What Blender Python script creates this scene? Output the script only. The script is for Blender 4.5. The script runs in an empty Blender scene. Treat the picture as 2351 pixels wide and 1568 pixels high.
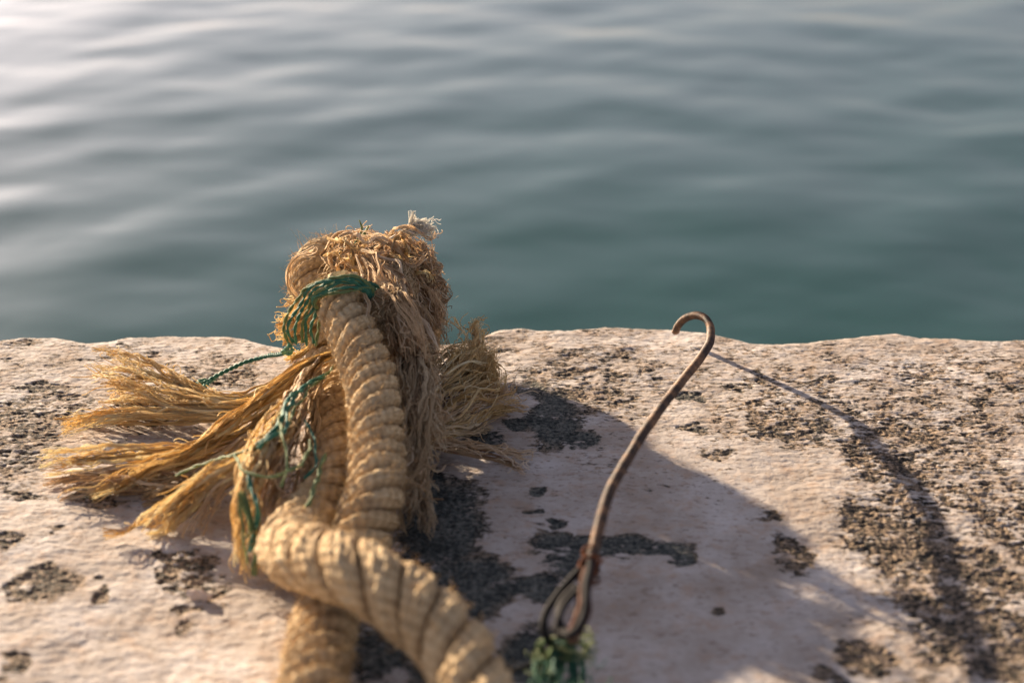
import bpy, math, random
import numpy as np

sc = bpy.context.scene
COL = sc.collection
# ------------------------------------------------------------------ camera
H = 0.36                      # eye height above the quay top (metres)
PITCH = math.radians(22.0)    # looking down
LENS = 50.0
FPX = LENS / 36.0 * 2351.0
cam = bpy.data.cameras.new("camera")
cam_o = bpy.data.objects.new("camera", cam)
COL.objects.link(cam_o)
cam_o.location = (0, 0, H)
cam_o.rotation_euler = (math.pi / 2 - PITCH, 0, 0)
cam.lens = LENS
cam.sensor_width = 36.0
cam.clip_start = 0.02
cam.clip_end = 6000
cam.dof.use_dof = True
cam.dof.focus_distance = 0.865
cam.dof.aperture_fstop = 6.2
cam.dof.aperture_blades = 0
sc.camera = cam_o
# ------------------------------------------------------------------ light
SUN_EL = math.radians(15.6)
SHD = np.array([0.68, -0.733])            # where shadows fall on the ground
w = bpy.data.worlds.new("World")
sc.world = w
w.use_nodes = True
nt = w.node_tree
bg = nt.nodes['Background']
sky = nt.nodes.new('ShaderNodeTexSky')
sky.sky_type = 'NISHITA'
sky.sun_disc = False
sky.sun_elevation = SUN_EL
sky.sun_rotation = math.atan2(-SHD[0], -SHD[1])
sky.altitude = 0
sky.air_density = 1.0
sky.dust_density = 1.6
sky.ozone_density = 1.0
hs = nt.nodes.new('ShaderNodeHueSaturation')
hs.inputs['Saturation'].default_value = 0.44
nt.links.new(sky.outputs[0], hs.inputs['Color'])
wb = nt.nodes.new('ShaderNodeMix'); wb.data_type = 'RGBA'; wb.blend_type = 'MULTIPLY'
wb.inputs['Factor'].default_value = 1.0; wb.inputs['B'].default_value = (1.0, 0.935, 1.03, 1)
nt.links.new(hs.outputs[0], wb.inputs['A']); nt.links.new(wb.outputs['Result'], bg.inputs[0])
bg.inputs[1].default_value = 0.0505
sun = bpy.data.lights.new("sun", 'SUN')
sun.energy = 5.0
sun.angle = math.radians(0.6)
sun.color = (1.0, 0.80, 0.57)
sun_o = bpy.data.objects.new("sun", sun)
COL.objects.link(sun_o)
from mathutils import Vector
ldir = Vector((SHD[0] * math.cos(SUN_EL), SHD[1] * math.cos(SUN_EL), -math.sin(SUN_EL)))
sun_o.rotation_euler = ldir.to_track_quat('-Z', 'Y').to_euler()
sun_o.location = (-5, 2, 3)
sc.view_settings.view_transform = 'Standard'
sc.view_settings.look = 'None'
sc.view_settings.exposure = 1.64
sc.view_settings.gamma = 1.0

# ------------------------------------------------------------------ helpers
def W(px, py, z=0.0, y=None):
    """world point seen at photo pixel, on the level z or at the distance y"""
    if y is not None and px < 1150 and py < 900:
        y = 0.82 + (y - 0.90) * (1.15 if y > 0.90 else 0.8)           # the knot stands just inside the edge
    a = (px - 1175.5) / FPX
    b = (784.0 - py) / FPX
    d = np.array([a, math.cos(PITCH) + b * math.sin(PITCH), -math.sin(PITCH) + b * math.cos(PITCH)])
    t = (y / d[1]) if y is not None else (z - H) / d[2]
    return np.array([0, 0, H]) + t * d

def Wp(lst):
    """list of (px, py, z) or (px, py, None, y) -> points"""
    return np.array([W(*p) for p in lst])

def spline(ctrl, n, closed=False):
    """Catmull-Rom through ctrl, resampled to n evenly spaced points"""
    c = np.asarray(ctrl, float)
    p = np.vstack([2 * c[0] - c[1], c, 2 * c[-1] - c[-2]])
    out = []
    for i in range(1, len(p) - 2):
        t = np.linspace(0, 1, 24, endpoint=False)[:, None]
        p0, p1, p2, p3 = p[i - 1], p[i], p[i + 1], p[i + 2]
        out.append(0.5 * ((2 * p1) + (-p0 + p2) * t + (2 * p0 - 5 * p1 + 4 * p2 - p3) * t ** 2 + (-p0 + 3 * p1 - 3 * p2 + p3) * t ** 3))
    out.append(p[-2][None])
    q = np.vstack(out)
    L = np.concatenate([[0], np.cumsum(np.linalg.norm(np.diff(q, axis=0), axis=1))])
    s = np.linspace(0, L[-1], n)
    return np.stack([np.interp(s, L, q[:, k]) for k in range(q.shape[1])], 1), L[-1]

def frames(P):
    """parallel-transport frames along a polyline"""
    T = np.gradient(P, axis=0)
    T /= np.linalg.norm(T, axis=1, keepdims=True) + 1e-12
    N = np.zeros_like(T)
    r = np.array([0, 0, 1.0])
    if abs(T[0] @ r) > 0.9: r = np.array([1.0, 0, 0])
    n = r - (r @ T[0]) * T[0]
    N[0] = n / np.linalg.norm(n)
    for i in range(1, len(P)):
        n = N[i - 1] - (N[i - 1] @ T[i]) * T[i]
        N[i] = n / np.linalg.norm(n)
    return T, N, np.cross(T, N)

rs_ = np.random.RandomState(7)
_perm = rs_.permutation(512)
_perm = np.concatenate([_perm, _perm, _perm, _perm])
_g3 = rs_.normal(size=(512, 3))
_g3 /= np.linalg.norm(_g3, axis=1, keepdims=True)

def noise3(x, y, z):
    x, y, z = np.broadcast_arrays(np.asarray(x, float), y, z)
    xi, yi, zi = np.floor(x).astype(int), np.floor(y).astype(int), np.floor(z).astype(int)
    xf, yf, zf = x - xi, y - yi, z - zi
    f = lambda t: t * t * t * (t * (t * 6 - 15) + 10)
    u, v, w_ = f(xf), f(yf), f(zf)
    res = 0
    for dx in (0, 1):
        for dy in (0, 1):
            for dz in (0, 1):
                h = _perm[(_perm[(_perm[(xi + dx) & 511] + yi + dy) & 511] + zi + dz) & 511]
                g = _g3[h]
                dot = g[..., 0] * (xf - dx) + g[..., 1] * (yf - dy) + g[..., 2] * (zf - dz)
                res = res + dot * (u if dx else 1 - u) * (v if dy else 1 - v) * (w_ if dz else 1 - w_)
    return res * 1.5

def fbm(x, y, z, o=4, g=0.5):
    a, s, t = 1.0, 0, 0
    for i in range(o):
        s = s + a * noise3(x * 2 ** i + 17.3 * i, y * 2 ** i + 5.1 * i, z * 2 ** i + 3.7 * i)
        t += a
        a *= g
    return s / t

def sstep(a, b, x):
    t = np.clip((x - a) / (b - a), 0, 1)
    return t * t * (3 - 2 * t)

def link(o, parent=None):
    COL.objects.link(o)
    if parent is not None: o.parent = parent
    return o

def tag(o, label=None, cat=None, group=None, kind=None):
    if label: o['label'] = label
    if cat: o['category'] = cat
    if group: o['group'] = group
    if kind: o['kind'] = kind
    return o

def thing(name, label, cat, loc, group=None):
    o = bpy.data.objects.new(name, None)
    o.empty_display_size = 0.02
    o.location = tuple(loc)
    link(o)
    return tag(o, label, cat, group)

class MB:
    """collects quads, builds ONE mesh object"""
    def __init__(s): s.v, s.f, s.t, s.n = [], [], [], 0
    def add(s, v, f, tint):
        s.v.append(v); s.f.append(f + s.n); s.t.append(np.broadcast_to(tint, (len(v),)).astype(np.float32)); s.n += len(v)
    def grid(s, G, tint=0.5, closed_u=False):
        """G: (a, b, 3) grid; closed along b when closed_u"""
        a, b = G.shape[:2]
        idx = np.arange(a * b).reshape(a, b)
        if closed_u: idx = np.concatenate([idx, idx[:, :1]], 1)
        f = np.stack([idx[:-1, :-1], idx[:-1, 1:], idx[1:, 1:], idx[1:, :-1]], -1).reshape(-1, 4)
        if not np.isscalar(tint): tint = np.asarray(tint).reshape(-1)
        s.add(G.reshape(-1, 3), f, tint)
    def fibres(s, P, R, tint, sides=3):
        """P: (n, k, 3) many thin tubes at once, R: (n, k) radii, tint: (n,)"""
        n, k = P.shape[:2]
        T = np.gradient(P, axis=1)
        T /= np.linalg.norm(T, axis=2, keepdims=True) + 1e-12
        ref = np.array([0.21, 0.33, 0.92])
        A = np.cross(T, ref); A /= np.linalg.norm(A, axis=2, keepdims=True) + 1e-9
        B = np.cross(T, A)
        th = np.arange(sides) * 2 * math.pi / sides
        V = P[:, :, None, :] + R[:, :, None, None] * (np.cos(th)[None, None, :, None] * A[:, :, None, :] + np.sin(th)[None, None, :, None] * B[:, :, None, :])
        idx = np.arange(n * k * sides).reshape(n, k, sides)
        j = np.roll(idx, -1, axis=2)
        f = np.stack([idx[:, :-1], j[:, :-1], j[:, 1:], idx[:, 1:]], -1).reshape(-1, 4)
        s.add(V.reshape(-1, 3), f, np.repeat(np.asarray(tint, float), k * sides))
    def build(s, name, mat, parent=None, smooth=True):
        V = np.concatenate(s.v).astype(np.float32); F = np.concatenate(s.f).astype(np.int32); T = np.concatenate(s.t)
        if parent is not None: V = V - np.array(parent_world(parent), np.float32)
        me = bpy.data.meshes.new(name)
        me.vertices.add(len(V)); me.vertices.foreach_set('co', V.ravel())
        me.loops.add(F.size); me.loops.foreach_set('vertex_index', F.ravel())
        me.polygons.add(len(F))
        me.polygons.foreach_set('loop_start', np.arange(0, F.size, 4, dtype=np.int32))
        me.polygons.foreach_set('loop_total', np.full(len(F), 4, np.int32))
        me.polygons.foreach_set('use_smooth', np.full(len(F), smooth))
        me.update(calc_edges=True)
        at = me.attributes.new('tint', 'FLOAT', 'POINT'); at.data.foreach_set('value', T)
        me.materials.append(mat)
        return link(bpy.data.objects.new(name, me), parent)

def parent_world(o):
    p = np.zeros(3)
    while o is not None:
        p = p + np.array(o.location); o = o.parent
    return p

# ------------------------------------------------------------------ materials
def new_mat(name):
    m = bpy.data.materials.new(name); m.use_nodes = True
    n = m.node_tree
    return m, n, n.nodes['Principled BSDF'], n.nodes['Material Output']

def ramp(n, stops, interp='LINEAR'):
    r = n.nodes.new('ShaderNodeValToRGB'); cr = r.color_ramp; cr.interpolation = interp
    cr.elements[0].position, cr.elements[0].color = stops[0][0], (*stops[0][1], 1)
    cr.elements[1].position, cr.elements[1].color = stops[1][0], (*stops[1][1], 1)
    for p, c in stops[2:]:
        e = cr.elements.new(p); e.color = (*c, 1)
    return r

def nd(n, t, **kw):
    x = n.nodes.new(t)
    for k, v in kw.items():
        if k in x.inputs: x.inputs[k].default_value = v
        else: setattr(x, k, v)
    return x

def fibre_mat(name, stops, transl=0.3, bump=0.0, nscale=300, rough=0.75, wear=None):
    m, n, b, out = new_mat(name)
    a = nd(n, 'ShaderNodeAttribute', attribute_name='tint')
    tc = nd(n, 'ShaderNodeTexCoord')
    ns = nd(n, 'ShaderNodeTexNoise', Scale=nscale, Detail=3.0)
    n.links.new(tc.outputs['Object'], ns.inputs['Vector'])
    ad = nd(n, 'ShaderNodeMath', operation='MULTIPLY_ADD')
    ad.inputs[1].default_value = 0.5; 
    n.links.new(ns.outputs['Fac'], ad.inputs[0])
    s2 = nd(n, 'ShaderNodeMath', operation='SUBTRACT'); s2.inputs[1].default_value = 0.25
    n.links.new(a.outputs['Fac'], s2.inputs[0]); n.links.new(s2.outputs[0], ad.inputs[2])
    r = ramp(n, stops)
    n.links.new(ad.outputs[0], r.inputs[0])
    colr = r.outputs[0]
    if wear:
        n2 = nd(n, 'ShaderNodeTexNoise', Scale=wear[0], Detail=4.0)
        n.links.new(tc.outputs['Object'], n2.inputs['Vector'])
        r2 = ramp(n, [(wear[1], (0, 0, 0)), (wear[1] + 0.14, (1, 1, 1))])
        n.links.new(n2.outputs['Fac'], r2.inputs[0])
        mx = nd(n, 'ShaderNodeMix', data_type='RGBA'); mx.inputs['B'].default_value = (*wear[2], 1)
        mm = nd(n, 'ShaderNodeMath', operation='MULTIPLY'); mm.inputs[1].default_value = wear[3]
        n.links.new(r2.outputs[0], mm.inputs[0]); n.links.new(mm.outputs[0], mx.inputs['Factor'])
        n.links.new(colr, mx.inputs['A']); colr = mx.outputs['Result']
    n.links.new(colr, b.inputs['Base Color'])
    b.inputs['Roughness'].default_value = rough
    b.inputs['Specular IOR Level'].default_value = 0.25
    if bump:
        bp = nd(n, 'ShaderNodeBump', Strength=bump, Distance=0.0006)
        n3 = nd(n, 'ShaderNodeTexNoise', Scale=1400.0, Detail=4.0)
        n.links.new(tc.outputs['Object'], n3.inputs['Vector'])
        n.links.new(n3.outputs['Fac'], bp.inputs['Height']); n.links.new(bp.outputs[0], b.inputs['Normal'])
    if transl:
        tr = nd(n, 'ShaderNodeBsdfTranslucent'); n.links.new(colr, tr.inputs[0])
        ms = nd(n, 'ShaderNodeMixShader'); ms.inputs[0].default_value = transl
        n.links.new(b.outputs[0], ms.inputs[1]); n.links.new(tr.outputs[0], ms.inputs[2])
        n.links.new(ms.outputs[0], out.inputs[0])
    return m

M_ROPE = fibre_mat('rope_hemp', [(0.0, (0.10, 0.06, 0.03)), (0.35, (0.38, 0.255, 0.135)), (0.7, (0.64, 0.47, 0.27)), (1.0, (0.80, 0.64, 0.40))],
                   0.08, 0.9, 240, 0.85, wear=(60, 0.52, (0.26, 0.19, 0.12), 0.5))
M_FUZZ = fibre_mat('rope_fuzz', [(0.0, (0.40, 0.26, 0.12)), (1.0, (0.74, 0.55, 0.30))], 0.45)
M_GOLD = fibre_mat('golden_fibre', [(0.0, (0.42, 0.27, 0.11)), (0.3, (0.77, 0.56, 0.27)), (0.7, (0.92, 0.75, 0.43)), (1.0, (0.95, 0.88, 0.66))], 0.5, nscale=60)
M_TAN = fibre_mat('tan_fibre', [(0.0, (0.34, 0.20, 0.11)), (0.4, (0.66, 0.47, 0.28)), (0.75, (0.83, 0.66, 0.44)), (1.0, (0.90, 0.78, 0.62))], 0.42, nscale=60)
M_BROWN = fibre_mat('shade_brown_fibre', [(0.0, (0.26, 0.16, 0.09)), (0.5, (0.58, 0.43, 0.26)), (1.0, (0.80, 0.66, 0.45))], 0.25, nscale=60)  # browner fibre: shade of the knot's right side put into the colour
M_GREEN = fibre_mat('green_twine', [(0.0, (0.015, 0.075, 0.055)), (0.5, (0.045, 0.18, 0.13)), (1.0, (0.17, 0.33, 0.20))], 0.12, 0.5, 200, 0.55)
M_OLIVE = fibre_mat('faded_green_twine', [(0.0, (0.07, 0.13, 0.06)), (0.5, (0.17, 0.23, 0.10)), (1.0, (0.33, 0.35, 0.17))], 0.15, 0.5, 200, 0.6)
M_PALE = fibre_mat('bleached_fibre', [(0.0, (0.72, 0.68, 0.60)), (1.0, (0.90, 0.88, 0.82))], 0.35)
M_WIRE = fibre_mat('black_wire', [(0.0, (0.012, 0.012, 0.014)), (1.0, (0.03, 0.026, 0.024))], 0.0, 0.4, 300, 0.9)
M_RUSTW = fibre_mat('rusty_wire', [(0.0, (0.03, 0.012, 0.008)), (0.5, (0.10, 0.03, 0.012)), (1.0, (0.32, 0.11, 0.03))], 0.0, 0.6, 300, 0.8)

def rebar_mat():
    m, n, b, out = new_mat('rusty_steel')
    tc = nd(n, 'ShaderNodeTexCoord')
    ns = nd(n, 'ShaderNodeTexNoise', Scale=90.0, Detail=6.0, Roughness=0.65)
    n.links.new(tc.outputs['Object'], ns.inputs['Vector'])
    r = ramp(n, [(0.34, (0.018, 0.012, 0.009)), (0.5, (0.075, 0.042, 0.027)), (0.68, (0.28, 0.15, 0.075))])
    n.links.new(ns.outputs['Fac'], r.inputs[0]); n.links.new(r.outputs[0], b.inputs['Base Color'])
    b.inputs['Roughness'].default_value = 0.6; b.inputs['Metallic'].default_value = 0.15
    bp = nd(n, 'ShaderNodeBump', Strength=0.5, Distance=0.0004)
    n3 = nd(n, 'ShaderNodeTexNoise', Scale=900.0, Detail=4.0)
    n.links.new(tc.outputs['Object'], n3.inputs['Vector'])
    n.links.new(n3.outputs['Fac'], bp.inputs['Height']); n.links.new(bp.outputs[0], b.inputs['Normal'])
    return m
M_BAR = rebar_mat()

def stone_mat():
    """whitewashed concrete: 'flake' is where the wash has come off"""
    m, n, b, out = new_mat('whitewashed_concrete')
    L = n.links.new
    tc = nd(n, 'ShaderNodeTexCoord')
    fl = nd(n, 'ShaderNodeAttribute', attribute_name='flake')
    f1 = nd(n, 'ShaderNodeTexNoise', Scale=300.0, Detail=6.0, Roughness=0.72)
    mpf = nd(n, 'ShaderNodeMapping'); mpf.inputs['Scale'].default_value = (0.6, 1.15, 1.0)
    L(tc.outputs['Object'], mpf.inputs['Vector']); L(mpf.outputs[0], f1.inputs['Vector'])
    ma = nd(n, 'ShaderNodeMath', operation='MULTIPLY_ADD'); ma.inputs[1].default_value = 1.15
    L(f1.outputs['Fac'], ma.inputs[0]); L(fl.outputs['Fac'], ma.inputs[2])
    mr = nd(n, 'ShaderNodeMapRange'); mr.inputs['From Min'].default_value = 0.95; mr.inputs['From Max'].default_value = 1.09
    L(ma.outputs[0], mr.inputs[0])
    mask = mr.outputs[0]
    # wash
    n1 = nd(n, 'ShaderNodeTexNoise', Scale=22.0, Detail=6.0, Roughness=0.65)
    L(tc.outputs['Object'], n1.inputs['Vector'])
    rp = ramp(n, [(0.34, (0.33, 0.27, 0.225)), (0.5, (0.43, 0.38, 0.345)), (0.66, (0.54, 0.50, 0.48))])
    L(n1.outputs['Fac'], rp.inputs[0])
    n1b = nd(n, 'ShaderNodeTexNoise', Scale=70.0, Detail=5.0, Roughness=0.7)
    L(tc.outputs['Object'], n1b.inputs['Vector'])
    rb = ramp(n, [(0.50, (0, 0, 0)), (0.68, (1, 1, 1))]); L(n1b.outputs['Fac'], rb.inputs[0])
    mb_ = nd(n, 'ShaderNodeMath', operation='MULTIPLY'); mb_.inputs[1].default_value = 0.6; L(rb.outputs[0], mb_.inputs[0])
    mxa = nd(n, 'ShaderNodeMix', data_type='RGBA'); mxa.inputs['B'].default_value = (0.40, 0.27, 0.185, 1)
    L(mb_.outputs[0], mxa.inputs['Factor']); L(rp.outputs[0], mxa.inputs['A'])
    # pin-holes and grime specks in the wash
    n5 = nd(n, 'ShaderNodeTexNoise', Scale=240.0, Detail=5.0, Roughness=0.75)
    mp5 = nd(n, 'ShaderNodeMapping'); mp5.inputs['Scale'].default_value = (0.7, 1.3, 1.0)
    L(tc.outputs['Object'], mp5.inputs['Vector']); L(mp5.outputs[0], n5.inputs['Vector'])
    r5 = ramp(n, [(0.55, (0, 0, 0)), (0.64, (1, 1, 1))]); L(n5.outputs['Fac'], r5.inputs[0])
    m5 = nd(n, 'ShaderNodeMath', operation='MULTIPLY'); m5.inputs[1].default_value = 0.7; L(r5.outputs[0], m5.inputs[0])
    mx5 = nd(n, 'ShaderNodeMix', data_type='RGBA'); mx5.inputs['B'].default_value = (0.20, 0.14, 0.10, 1)
    L(m5.outputs[0], mx5.inputs['Factor']); L(mxa.outputs['Result'], mx5.inputs['A']); mxa = mx5
    # bare concrete
    n2 = nd(n, 'ShaderNodeTexNoise', Scale=420.0, Detail=5.0, Roughness=0.7)
    L(tc.outputs['Object'], n2.inputs['Vector'])
    n6 = nd(n, 'ShaderNodeTexNoise', Scale=75.0, Detail=4.0, Roughness=0.6); L(tc.outputs['Object'], n6.inputs['Vector'])
    a6 = nd(n, 'ShaderNodeMath', operation='MULTIPLY_ADD'); a6.inputs[1].default_value = 0.45; L(n6.outputs['Fac'], a6.inputs[0])
    s6 = nd(n, 'ShaderNodeMath', operation='SUBTRACT'); s6.inputs[1].default_value = 0.215; L(n2.outputs['Fac'], s6.inputs[0]); L(s6.outputs[0], a6.inputs[2])
    rc = ramp(n, [(0.42, (0.020, 0.019, 0.017)), (0.49, (0.085, 0.062, 0.043)), (0.57, (0.23, 0.16, 0.105)), (0.68, (0.44, 0.33, 0.235))])
    L(a6.outputs[0], rc.inputs[0])
    # shade put into colour: bare patches in the rope's shadow turn dark grey
    gr = nd(n, 'ShaderNodeAttribute', attribute_name='grey')
    mxg = nd(n, 'ShaderNodeMix', data_type='RGBA')
    rg = ramp(n, [(0.40, (0.026, 0.030, 0.030)), (0.5, (0.070, 0.076, 0.070)), (0.64, (0.17, 0.165, 0.145))])
    L(a6.outputs[0], rg.inputs[0])
    L(gr.outputs['Fac'], mxg.inputs['Factor']); L(rc.outputs[0], mxg.inputs['A']); L(rg.outputs[0], mxg.inputs['B'])
    mx = nd(n, 'ShaderNodeMix', data_type='RGBA')
    L(mask, mx.inputs['Factor']); L(mxa.outputs['Result'], mx.inputs['A']); L(mxg.outputs['Result'], mx.inputs['B'])
    L(mx.outputs['Result'], b.inputs['Base Color'])
    b.inputs['Roughness'].default_value = 0.88
    b.inputs['Specular IOR Level'].default_value = 0.2
    # relief
    mi = nd(n, 'ShaderNodeMath', operation='MULTIPLY'); mi.inputs[1].default_value = -0.8
    L(mask, mi.inputs[0])
    n4 = nd(n, 'ShaderNodeTexNoise', Scale=300.0, Detail=5.0, Roughness=0.65)
    L(tc.outputs['Object'], n4.inputs['Vector'])
    sc4 = nd(n, 'ShaderNodeMapRange'); sc4.inputs['To Min'].default_value = 0.9; sc4.inputs['To Max'].default_value = 1.7
    L(mask, sc4.inputs[0])
    m4 = nd(n, 'ShaderNodeMath', operation='MULTIPLY'); L(n4.outputs['Fac'], m4.inputs[0]); L(sc4.outputs[0], m4.inputs[1])
    ad = nd(n, 'ShaderNodeMath', operation='ADD'); L(mi.outputs[0], ad.inputs[0]); L(m4.outputs[0], ad.inputs[1])
    bp = nd(n, 'ShaderNodeBump', Strength=0.75, Distance=0.0008)
    L(ad.outputs[0], bp.inputs['Height']); L(bp.outputs[0], b.inputs['Normal'])
    return m

def water_mat():
    m, n, b, out = new_mat('sea_water')
    b.inputs['Base Color'].default_value = (0.005, 0.042, 0.034, 1)
    b.inputs['Roughness'].default_value = 0.09
    b.inputs['IOR'].default_value = 1.333
    tc = nd(n, 'ShaderNodeTexCoord')
    mp = nd(n, 'ShaderNodeMapping'); mp.inputs['Scale'].default_value = (0.6, 1.0, 1.0)
    n.links.new(tc.outputs['Object'], mp.inputs['Vector'])
    ns = nd(n, 'ShaderNodeTexNoise', Scale=14.0, Detail=3.0)
    n.links.new(mp.outputs[0], ns.inputs['Vector'])
    bp = nd(n, 'ShaderNodeBump', Strength=0.1, Distance=0.01)
    n.links.new(ns.outputs['Fac'], bp.inputs['Height']); n.links.new(bp.outputs[0], b.inputs['Normal'])
    return m

# ------------------------------------------------------------------ quay
EDGE = [(-300, 786), (0, 781), (60, 775), (120, 777), (190, 790), (240, 787), (290, 776), (380, 773), (470, 774), (560, 780), (620, 799), (700, 815),
        (860, 812), (1000, 790), (1060, 787), (1110, 772), (1150, 759), (1200, 754), (1260, 759), (1310, 761), (1370, 753), (1440, 751), (1540, 756),
        (1610, 766), (1660, 774), (1720, 789), (1800, 796), (1860, 792), (1910, 779), (1980, 775), (2060, 768), (2120, 776), (2200, 779), (2280, 783), (2351, 780), (2700, 784)]
# places where the whitewash is gone: (px, py, rx, ry, strength, grey)
FLAKES = [
    (1900, 960, 330, 90, .30, .1), (2200, 900, 260, 90, .30, .1), (2100, 1050, 180, 120, .36, .1), (2060, 1230, 150, 120, .50, .25),
    (2200, 1330, 190, 130, .48, .45), (2260, 1480, 200, 90, .50, .7), (1800, 870, 170, 40, .26, 0), (1830, 990, 110, 25, .42, .5), (2330, 1200, 90, 150, .34, .2),
    (1690, 890, 60, 12, .5, .7), (1580, 907, 30, 12, .5, .7), (1590, 985, 50, 14, .38, .4), (1820, 1275, 60, 45, .55, .4), (1990, 1510, 70, 50, .6, .5), (1905, 1555, 30, 25, .6, .8),
    (1780, 1185, 70, 14, .35, .3), (1640, 1040, 60, 16, .30, .2),
    (1380, 850, 220, 60, .26, .1), (1340, 915, 150, 45, .34, .1), (1260, 860, 90, 40, .30, .1), (1500, 800, 220, 28, .18, 0), (1200, 790, 130, 22, .12, 0),
    (1270, 960, 75, 75, .62, 1), (1215, 895, 60, 16, .45, .8), (1190, 975, 30, 12, .5, 1), (1330, 1010, 60, 22, .5, 1), (1110, 1010, 60, 28, .45, 1),
    (1020, 1200, 110, 130, .62, 1), (1090, 1340, 100, 80, .70, 1), (960, 1360, 130, 110, .62, 1), (980, 1100, 60, 40, .50, 1), (1220, 1350, 90, 34, .62, 1), (1310, 1290, 60, 60, .55, 1), (1275, 1245, 75, 34, .62, 1),
    (1400, 1260, 110, 34, .60, 1), (1500, 1262, 110, 26, .62, 1), (1565, 1285, 30, 24, .62, 1), (1210, 1480, 60, 50, .62, 1), (1190, 1530, 60, 50, .5, 1), (1000, 1480, 130, 90, .60, 1), (1280, 1200, 26, 10, .5, 1),
    (1225, 1175, 22, 9, .5, 1), (1655, 1405, 22, 12, .62, 1), (1245, 1125, 30, 9, .4, 1), (860, 1500, 90, 80, .5, 1),
    (80, 950, 140, 80, .38, .3), (40, 1040, 110, 70, .36, .2), (110, 888, 90, 9, .5, .8), (30, 1110, 70, 30, .32, .2), (330, 850, 190, 40, .16, 0), (520, 850, 110, 50, .32, .1), (430, 880, 60, 26, .35, .3), (60, 830, 130, 30, .2, 0),
    (95, 1345, 85, 52, .54, .5), (235, 1362, 28, 16, .55, .4), (225, 1320, 16, 9, .45, .2), (430, 1320, 90, 42, .52, .3), (430, 1395, 34, 16, .52, .5), (420, 1435, 22, 20, .45, .3), (20, 1240, 50, 26, .45, .3),
    (410, 1275, 70, 18, .5, .3), (75, 1140, 60, 12, .40, .4), (110, 1215, 30, 9, .4, .2), (240, 1150, 60, 14, .4, .3), (20, 1530, 30, 36, .5, .5), (500, 1340, 40, 40, .25, .1), (200, 1130, 50, 30, .3, .2), (520, 1390, 30, 14, .25, 0)]

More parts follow.
